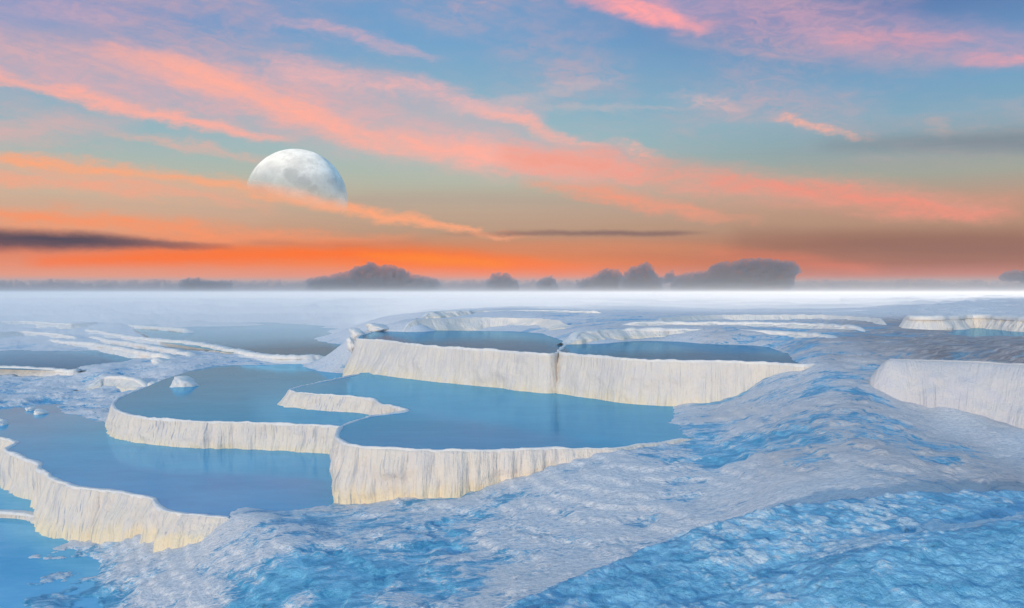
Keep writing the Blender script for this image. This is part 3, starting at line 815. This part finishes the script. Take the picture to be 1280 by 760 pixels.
# ------------------------------------------------------------------ foreground mound
def build_mound():
    # crest outline as the photo shows it, with the distance of each point
    crest = [(600, 790, 6.2), (640, 757, 6.6), (720, 720, 7.2), (800, 690, 7.7), (880, 664, 8.1), (960, 640, 8.5), (1040, 627, 8.8), (1110, 621, 9.1), (1190, 619, 9.5), (1290, 612, 10.0), (1480, 606, 10.6)]
    cx = np.array([c[0] for c in crest], float)
    cp = np.array([list(far(c[0], c[1], c[2])) for c in crest])
    cols = np.linspace(600, 1480, 560)
    crestw = np.stack([np.interp(cols, cx, cp[:, k]) for k in range(3)], 1)
    k = 25
    for a in range(3):
        crestw[:, a] = np.convolve(np.pad(crestw[:, a], k // 2, mode='edge'), np.ones(k) / k, mode='valid')
    rows = np.concatenate([np.linspace(-1.9, -.35, 40, endpoint=False), np.linspace(-.35, .12, 60, endpoint=False), np.linspace(.12, 1.0, 220)])   # <0 behind the crest, >0 towards the camera
    V = []; wet_or_shade = []  # second list: weight of the blue shade painted on the mound
    f = np.linspace(0, 1, len(cols))
    for t in rows:
        # towards the camera side: walk 5 m nearer and to the right
        if t >= 0:
            off = t * 5.0
            x = crestw[:, 0] + off * (0.62 - 0.35 * f); y = crestw[:, 1] - off * (0.80 + .1 * f)
            dz = 0.02 - 0.030 * off ** 1.5 + 0.30 * sstep(.9, 2.0, off + .35 * fbm(x * .6, y * .6, 3, 61)) * sstep(.15, .45, f + .1)
            z = crestw[:, 2] + dz
        else:
            off = -t
            x = crestw[:, 0] - off * (0.62 - 0.3 * f); y = crestw[:, 1] + off * (0.78 + .2 * f)
            z = crestw[:, 2] - 0.35 * off - 0.42 * off ** 2
        n1 = fbm(x * 1.6, y * 1.6, 6, 71, .6); n2 = fbm(x * .5, y * .5, 3, 75)
        n3 = np.abs(fbm(x * 4.0, y * 4.0, 4, 79, .6))
        n4 = fbm(x * 11, y * 11, 3, 83)
        z = z + 0.05 * n1 + .06 * n2 - 0.045 * n3 + .022 * n4
        V.append(np.stack([x, y, z], 1))
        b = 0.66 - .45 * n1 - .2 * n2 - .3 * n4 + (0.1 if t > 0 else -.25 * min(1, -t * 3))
        # less of the painted shade blue on the ridge between the two lobes and along the far right
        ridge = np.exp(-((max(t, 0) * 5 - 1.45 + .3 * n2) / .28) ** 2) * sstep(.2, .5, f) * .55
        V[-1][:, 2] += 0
        wet_or_shade.append(np.clip(b - ridge - .28 * sstep(.72, 1, f) * (1 if t < .25 else .3), 0, 1))
    nr, nc = len(rows), len(cols)
    idx = np.arange(nr * nc).reshape(nr, nc)
    fc = np.stack([idx[:-1, :-1], idx[:-1, 1:], idx[1:, 1:], idx[1:, :-1]], -1).reshape(-1, 4)
    o = link_mesh('travertine_mound', np.concatenate(V), fc[:, ::-1], M_MOUND, attrs={'wet_or_shade': np.concatenate(wet_or_shade), 'rocky': np.zeros(nr * nc)})
    tag(o, 'rounded mound with pitted crust and painted-in blue shade filling the lower right corner', 'mound')


build_mound()


# ------------------------------------------------------------------ white chunks on the left
def chunk(px, py, w, h, z, label, seed):
    p = at(px, py, z)
    bm = bmesh.new()
    bmesh.ops.create_icosphere(bm, subdivisions=4, radius=1)
    co = np.array([v.co[:] for v in bm.verts])
    nn = fbm(co[:, 0] * 1.3 + seed * 7, co[:, 1] * 1.3 + co[:, 2] * 1.7, 4, seed)
    for v, k in zip(bm.verts, nn):
        c = v.co * (1 + .38 * k)
        c.x -= .5 * max(0, c.z)
        v.co = (c.x * w / 2, c.y * w * .7, c.z * h - .02)
    me = bpy.data.meshes.new('travertine_chunk'); bm.to_mesh(me); bm.free()
    me.polygons.foreach_set('use_smooth', np.ones(len(me.polygons), bool))
    me.materials.append(M_RIM)
    o = bpy.data.objects.new('travertine_chunk', me); COL.objects.link(o)
    o.location = p
    tag(o, label, 'rock', 'white calcite chunks among the left pools')


chunk(232, 482, .85, .34, ZB, 'largest white chunk standing at the back shore of the left pool', 1)
chunk(198, 485, .6, .22, .6, 'low white chunk just left of the largest chunk', 2)
chunk(206, 457, .9, .36, .75, 'pale chunk at the end of the lower slanting ridge', 3)
chunk(440, 431, .36, .28, 2.0, 'small white lump at the left tip of the high upper left wall', 7)
chunk(447, 417, .62, .26, 2.36, 'white lump lying just above the left tip of the upper left pool', 8)
chunk(474, 410, 1.1, .22, 2.42, 'long low white lump between the pool tip and the pinkish wall', 9)
chunk(52, 516, .38, .14, .17, 'small white chunk in the shallow water near the left edge', 4)
chunk(38, 512, .24, .11, .17, 'tiny white chunk beside the small shallow water chunk', 5)
chunk(3, 530, .3, .16, .17, 'white chunk cut by the left photo edge', 6)


# ------------------------------------------------------------------ moon
def build_moon():
    m, nt = mat('moon_surface')
    tc = nt.node('ShaderNodeTexCoord').outputs['Object']
    n = nt.noise(tc, 1.7, 6, .62, .4)
    fine = nt.noise(tc, 7, 5, .65)
    spots = nt.mapr(n, .47, .64)
    k = nt.math('MULTIPLY', spots, .35)
    x, y, z = nt.sep(tc)
    for (sx_, sz_, r_, a_) in ((.12, .38, .22, .55), (.34, .22, .22, .6), (.0, .2, .18, .3), (.82, .28, .13, .55), (-.35, .45, .3, .2), (.5, .05, .2, .6), (.25, .55, .1, .25)):
        dx = nt.math('SUBTRACT', x, sx_); dz = nt.math('SUBTRACT', z, sz_)
        d = nt.math('SQRT', nt.math('ADD', nt.math('MULTIPLY', dx, dx), nt.math('MULTIPLY', dz, dz)))
        d = nt.math('ADD', d, nt.math('MULTIPLY', nt.math('SUBTRACT', fine, .5), .35))
        k = nt.math('MAXIMUM', k, nt.math('MULTIPLY', nt.mapr(d, r_, r_ * .35), a_))
    c = nt.mix(k, (1.0, 0.95, 0.87), (0.42, 0.39, 0.36))
    c = nt.mix(nt.math('MULTIPLY', nt.mapr(fine, .42, .62), .40), c, (0.66, 0.62, 0.56))
    dif = nt.node('ShaderNodeBsdfDiffuse'); nt.put(dif.inputs[0], c); dif.inputs['Roughness'].default_value = 1.0
    # cloud haze over the lower limb imitated by fading it to transparent
    veil = nt.mapr(nt.math('ADD', nt.math('ADD', z, nt.math('MULTIPLY', x, .20)), nt.math('MULTIPLY', nt.math('SUBTRACT', n, .5), .30)), -.12, .72)
    # the whole disc stays slightly see-through
    fac = nt.math('MULTIPLY', veil, .92)
    tr = nt.node('ShaderNodeBsdfTransparent')
    mx = nt.node('ShaderNodeMixShader')
    nt.put(mx.inputs[0], fac); nt.l.new(tr.outputs[0], mx.inputs[1]); nt.l.new(dif.outputs[0], mx.inputs[2])
    o = nt.node('ShaderNodeOutputMaterial'); nt.l.new(mx.outputs[0], o.inputs['Surface'])
    bm = bmesh.new()
    bmesh.ops.create_uvsphere(bm, u_segments=96, v_segments=64, radius=1)
    me = bpy.data.meshes.new('moon'); bm.to_mesh(me); bm.free()
    me.polygons.foreach_set('use_smooth', np.ones(len(me.polygons), bool))
    me.materials.append(m)
    D = 16000
    ob = bpy.data.objects.new('moon', me); COL.objects.link(ob)
    p = far(371, 249, D)
    ob.location = p
    r = 62.0 / F * D
    ob.scale = (r, r, r)
    tag(ob, 'large pale moon with grey patches and a painted haze fade at the bottom', 'moon')


build_moon()


# ------------------------------------------------------------------ cumulus clouds on the horizon
def cloud_mat(name, density):
    m, nt = mat(name)
    v = nt.node('ShaderNodeVolumePrincipled')
    v.inputs['Color'].default_value = (0.42, 0.42, 0.46, 1)  # dark grey albedo stands in for the clouds being backlit
    v.inputs['Density'].default_value = density
    o = nt.node('ShaderNodeOutputMaterial'); nt.l.new(v.outputs[0], o.inputs['Volume'])
    return m


M_CLOUD = cloud_mat('dusk_cumulus', 0.045)
M_BANK_CLOUD = cloud_mat('dusk_cloud_bank', 0.018)
_ico = None


def cumulus(label, prof, bottom=372, dist=5200.0, seed=0, under=None, material=None):
    """prof = [(px, top py)]; puffs heaped up under that outline, all in one mesh"""
    global _ico
    rnd = random.Random(seed)
    if _ico is None:
        bm = bmesh.new(); bmesh.ops.create_icosphere(bm, subdivisions=2, radius=1)
        _ico = (np.array([v.co[:] for v in bm.verts]), np.array([[v.index for v in f.verts] for f in bm.faces])); bm.free()
    px = [p[0] for p in prof]; py = [p[1] for p in prof]
    x0, x1 = px[0], px[-1]
    sc = dist / F
    V = []; Fc = []; nv = 0
    x = x0
    while x < x1:
        top = np.interp(x, px, py)
        bot = bottom if under is None else np.interp(x, [u[0] for u in under], [u[1] for u in under])
        y = top
        while y < bot:
            edge = y - top
            r = rnd.uniform(.8, 1.9) if edge < 2.5 else rnd.uniform(2.0, 4.2)
            r = min(r, max(1.2, (bot - top) * .6))
            cy = y + r * .8
            c = far(x + rnd.uniform(-1.2, 1.2), cy, dist) + Vector((0, rnd.uniform(-1, 1) * 6 * sc * min(1, .2 + edge / 12), 0))
            ang = rnd.uniform(0, 6.28); ca, sa = math.cos(ang), math.sin(ang)
            v = _ico[0] @ np.array([[ca, sa, 0], [-sa, ca, 0], [0, 0, 1]])
            dsp = 1 + .28 * fbm(v[:, 0] * 1.7 + seed + x, v[:, 2] * 1.7 + v[:, 1] + y, 3, seed)
            v = v * dsp[:, None] * np.array([r * sc * 1.15, r * sc * 1.3, r * sc]) + np.array(c)
            V.append(v); Fc.append(_ico[1] + nv); nv += len(v)
            y += r * rnd.uniform(.8, 1.3)
        x += rnd.uniform(1.3, 2.4)
    verts = np.concatenate(V); base = Vector(far((x0 + x1) / 2, 366, dist))
    o = link_mesh('cumulus_cloud', verts - np.array(base), np.concatenate(Fc), material or M_CLOUD)
    o.location = base
    md = o.modifiers.new('fuse', 'REMESH'); md.mode = 'VOXEL'; md.voxel_size = 0.62 * sc; md.use_smooth_shade = True
    dg = bpy.context.evaluated_depsgraph_get()
    me = bpy.data.meshes.new_from_object(o.evaluated_get(dg))
    o.modifiers.clear(); o.data = me; me.name = 'cumulus_cloud'
    co = np.empty(len(me.vertices) * 3, np.float32); me.vertices.foreach_get('co', co); co = co.reshape(-1, 3)
    no = np.empty(len(me.vertices) * 3, np.float32); me.vertex_normals.foreach_get('vector', no); no = no.reshape(-1, 3)
    k = fbm(co[:, 0] / sc / 3.2 + co[:, 1] / sc / 9, co[:, 2] / sc / 3.2 + co[:, 1] / sc / 7, 4, seed, .6)
    co = co + no * (k * 2.2 * sc)[:, None]
    me.vertices.foreach_set('co', co.astype(np.float32).ravel()); me.update()
    if not me.materials:
        me.materials.append(material or M_CLOUD)
    tag(o, label, 'cloud', 'grey cumulus clouds along the horizon')
    return o


cumulus('long low grey cloud with two knobbly humps below the moon', [(384, 348), (400, 345), (415, 343), (426, 341), (438, 338), (446, 331), (452, 333), (458, 328), (466, 327), (476, 332), (486, 331), (498, 333), (508, 337), (514, 343), (526, 344), (536, 345), (548, 350)], seed=11)
cumulus('flat grey cloud bump low over the left horizon', [(226, 350), (236, 347.5), (248, 347), (258, 349), (290, 351)], seed=12, dist=5600)
cumulus('small round grey cloud between the knobbly one and the middle', [(610, 349), (616, 342), (624, 340), (632, 341), (640, 346), (646, 349)], seed=13)
cumulus('tiny grey cloud beside the small round one', [(674, 349), (681, 345), (689, 344), (696, 348)], seed=14, dist=5400)
cumulus('medium grey cloud left of the tower-like one', [(722, 350), (736, 346), (746, 342), (752, 337), (764, 335), (774, 338), (780, 345)], seed=15)
cumulus('tower-like grey cloud with a ragged leaning top', [(778, 347), (784, 338), (790, 332), (798, 332), (806, 327), (813, 329), (816, 335), (820, 342), (828, 346)], seed=16, dist=5000)
cumulus('tiny ragged grey cloud between the tower-like and the anvil one', [(828, 346), (834, 340), (840, 338), (843, 345)], seed=17, dist=5500, bottom=349)
cumulus('biggest grey cloud with a flat anvil top', [(842, 346), (852, 342), (868, 340), (884, 337), (892, 331), (900, 327), (914, 327), (930, 324), (946, 322), (962, 323), (978, 325), (990, 326), (999, 331)], seed=18,
        under=[(842, 372), (985, 372), (990, 350), (994, 342), (999, 336)])
cumulus('dark flat cloud bank cut by the right photo edge', [(1250, 343), (1258, 338), (1275, 337), (1310, 336)], seed=19, under=[(1250, 347), (1310, 349)])

_r = random.Random(5)
cumulus('long thin grey cloud bank running along the whole horizon behind the cumulus clouds', [(x, 350.5 + _r.uniform(-1.6, 1.2)) for x in range(-160, 1450, 14)], seed=21, dist=7000, material=M_BANK_CLOUD)


# ------------------------------------------------------------------ haze
def build_haze():
    m = bpy.data.materials.new('haze_air'); m.use_nodes = True
    nt = NT(m.node_tree)
    v = nt.node('ShaderNodeVolumePrincipled')
    v.inputs['Color'].default_value = (0.97, 0.98, 1.0, 1)
    v.inputs['Density'].default_value = HAZE
    v.inputs['Anisotropy'].default_value = -0.42
    o = nt.node('ShaderNodeOutputMaterial'); nt.l.new(v.outputs[0], o.inputs['Volume'])
    me = bpy.data.meshes.new('haze')
    bm = bmesh.new(); bmesh.ops.create_cube(bm, size=1); bm.to_mesh(me); bm.free()
    me.materials.append(m)
    ob = bpy.data.objects.new('haze', me); COL.objects.link(ob)
    top, bot = 5.7, -2.6
    ob.location = (0, 0, (top + bot) / 2)
    ob.scale = (4200, 4200, top - bot)
    ob['kind'] = 'stuff'


HAZE = 0.0013
build_haze()


def build_mist():
    # a bank of ground mist lying over the far terraces, its top swelling with distance
    m = bpy.data.materials.new('ground_mist'); m.use_nodes = True
    nt = NT(m.node_tree)
    v = nt.node('ShaderNodeVolumePrincipled')
    v.inputs['Color'].default_value = (0.985, 0.99, 1.0, 1)
    v.inputs['Density'].default_value = 0.034
    v.inputs['Anisotropy'].default_value = -0.35
    o = nt.node('ShaderNodeOutputMaterial'); nt.l.new(v.outputs[0], o.inputs['Volume'])
    az = np.radians(np.linspace(-75, 75, 160)); ds = np.geomspace(35, 1600, 100)
    A_, D_ = np.meshgrid(az, ds)
    D2 = D_ * (1 + .10 * fbm(A_ * 9, A_ * 0, 4, 301) * np.linspace(1, 0, 100)[:, None])
    X = np.sin(A_) * D2; Y = np.cos(A_) * D2
    T = np.interp(D_, [35, 42, 52, 75, 130, 420, 1600], [1.0, 2.3, 3.0, 3.35, 3.5, 3.6, 3.65])
    T = T + fbm(X * .02, Y * .02, 4, 307) * np.interp(D_, [40, 200, 800], [.25, .45, .8])
    T = T - 1.7 * sstep(-6, -12, np.degrees(A_)) * np.interp(D_, [40, 60, 120], [1, 1, 0])
    nr, nc = A_.shape
    top = np.stack([X, Y, np.minimum(T, 5.4)], -1).reshape(-1, 3)
    bot = np.stack([X, Y, np.full_like(X, -2.3)], -1).reshape(-1, 3)
    idx = np.arange(nr * nc).reshape(nr, nc); B = nr * nc
    f = [tuple(q) for q in np.stack([idx[:-1, :-1], idx[:-1, 1:], idx[1:, 1:], idx[1:, :-1]], -1).reshape(-1, 4)[:, ::-1]]
    f += [tuple(q + B) for q in np.stack([idx[:-1, :-1], idx[:-1, 1:], idx[1:, 1:], idx[1:, :-1]], -1).reshape(-1, 4)]
    ring = list(idx[0, :]) + list(idx[1:, -1]) + list(idx[-1, -2::-1]) + list(idx[-2:0:-1, 0])
    for a, b in zip(ring, ring[1:] + ring[:1]):
        f.append((a, b, b + B, a + B))
    ob = link_mesh('mist', np.concatenate([top, bot]), f, m)
    bm = bmesh.new(); bm.from_mesh(ob.data); bmesh.ops.recalc_face_normals(bm, faces=bm.faces[:]); bm.to_mesh(ob.data); bm.free()
    ob['kind'] = 'stuff'


build_mist()

# ------------------------------------------------------------------ render settings
S.view_settings.view_transform = 'Standard'
S.view_settings.look = 'None'
S.view_settings.gamma = 1.0
S.view_settings.exposure = 0.0
S.render.engine = 'CYCLES'
S.cycles.use_denoising = True
S.cycles.volume_bounces = 6
S.cycles.max_bounces = 10
S.cycles.diffuse_bounces = 3
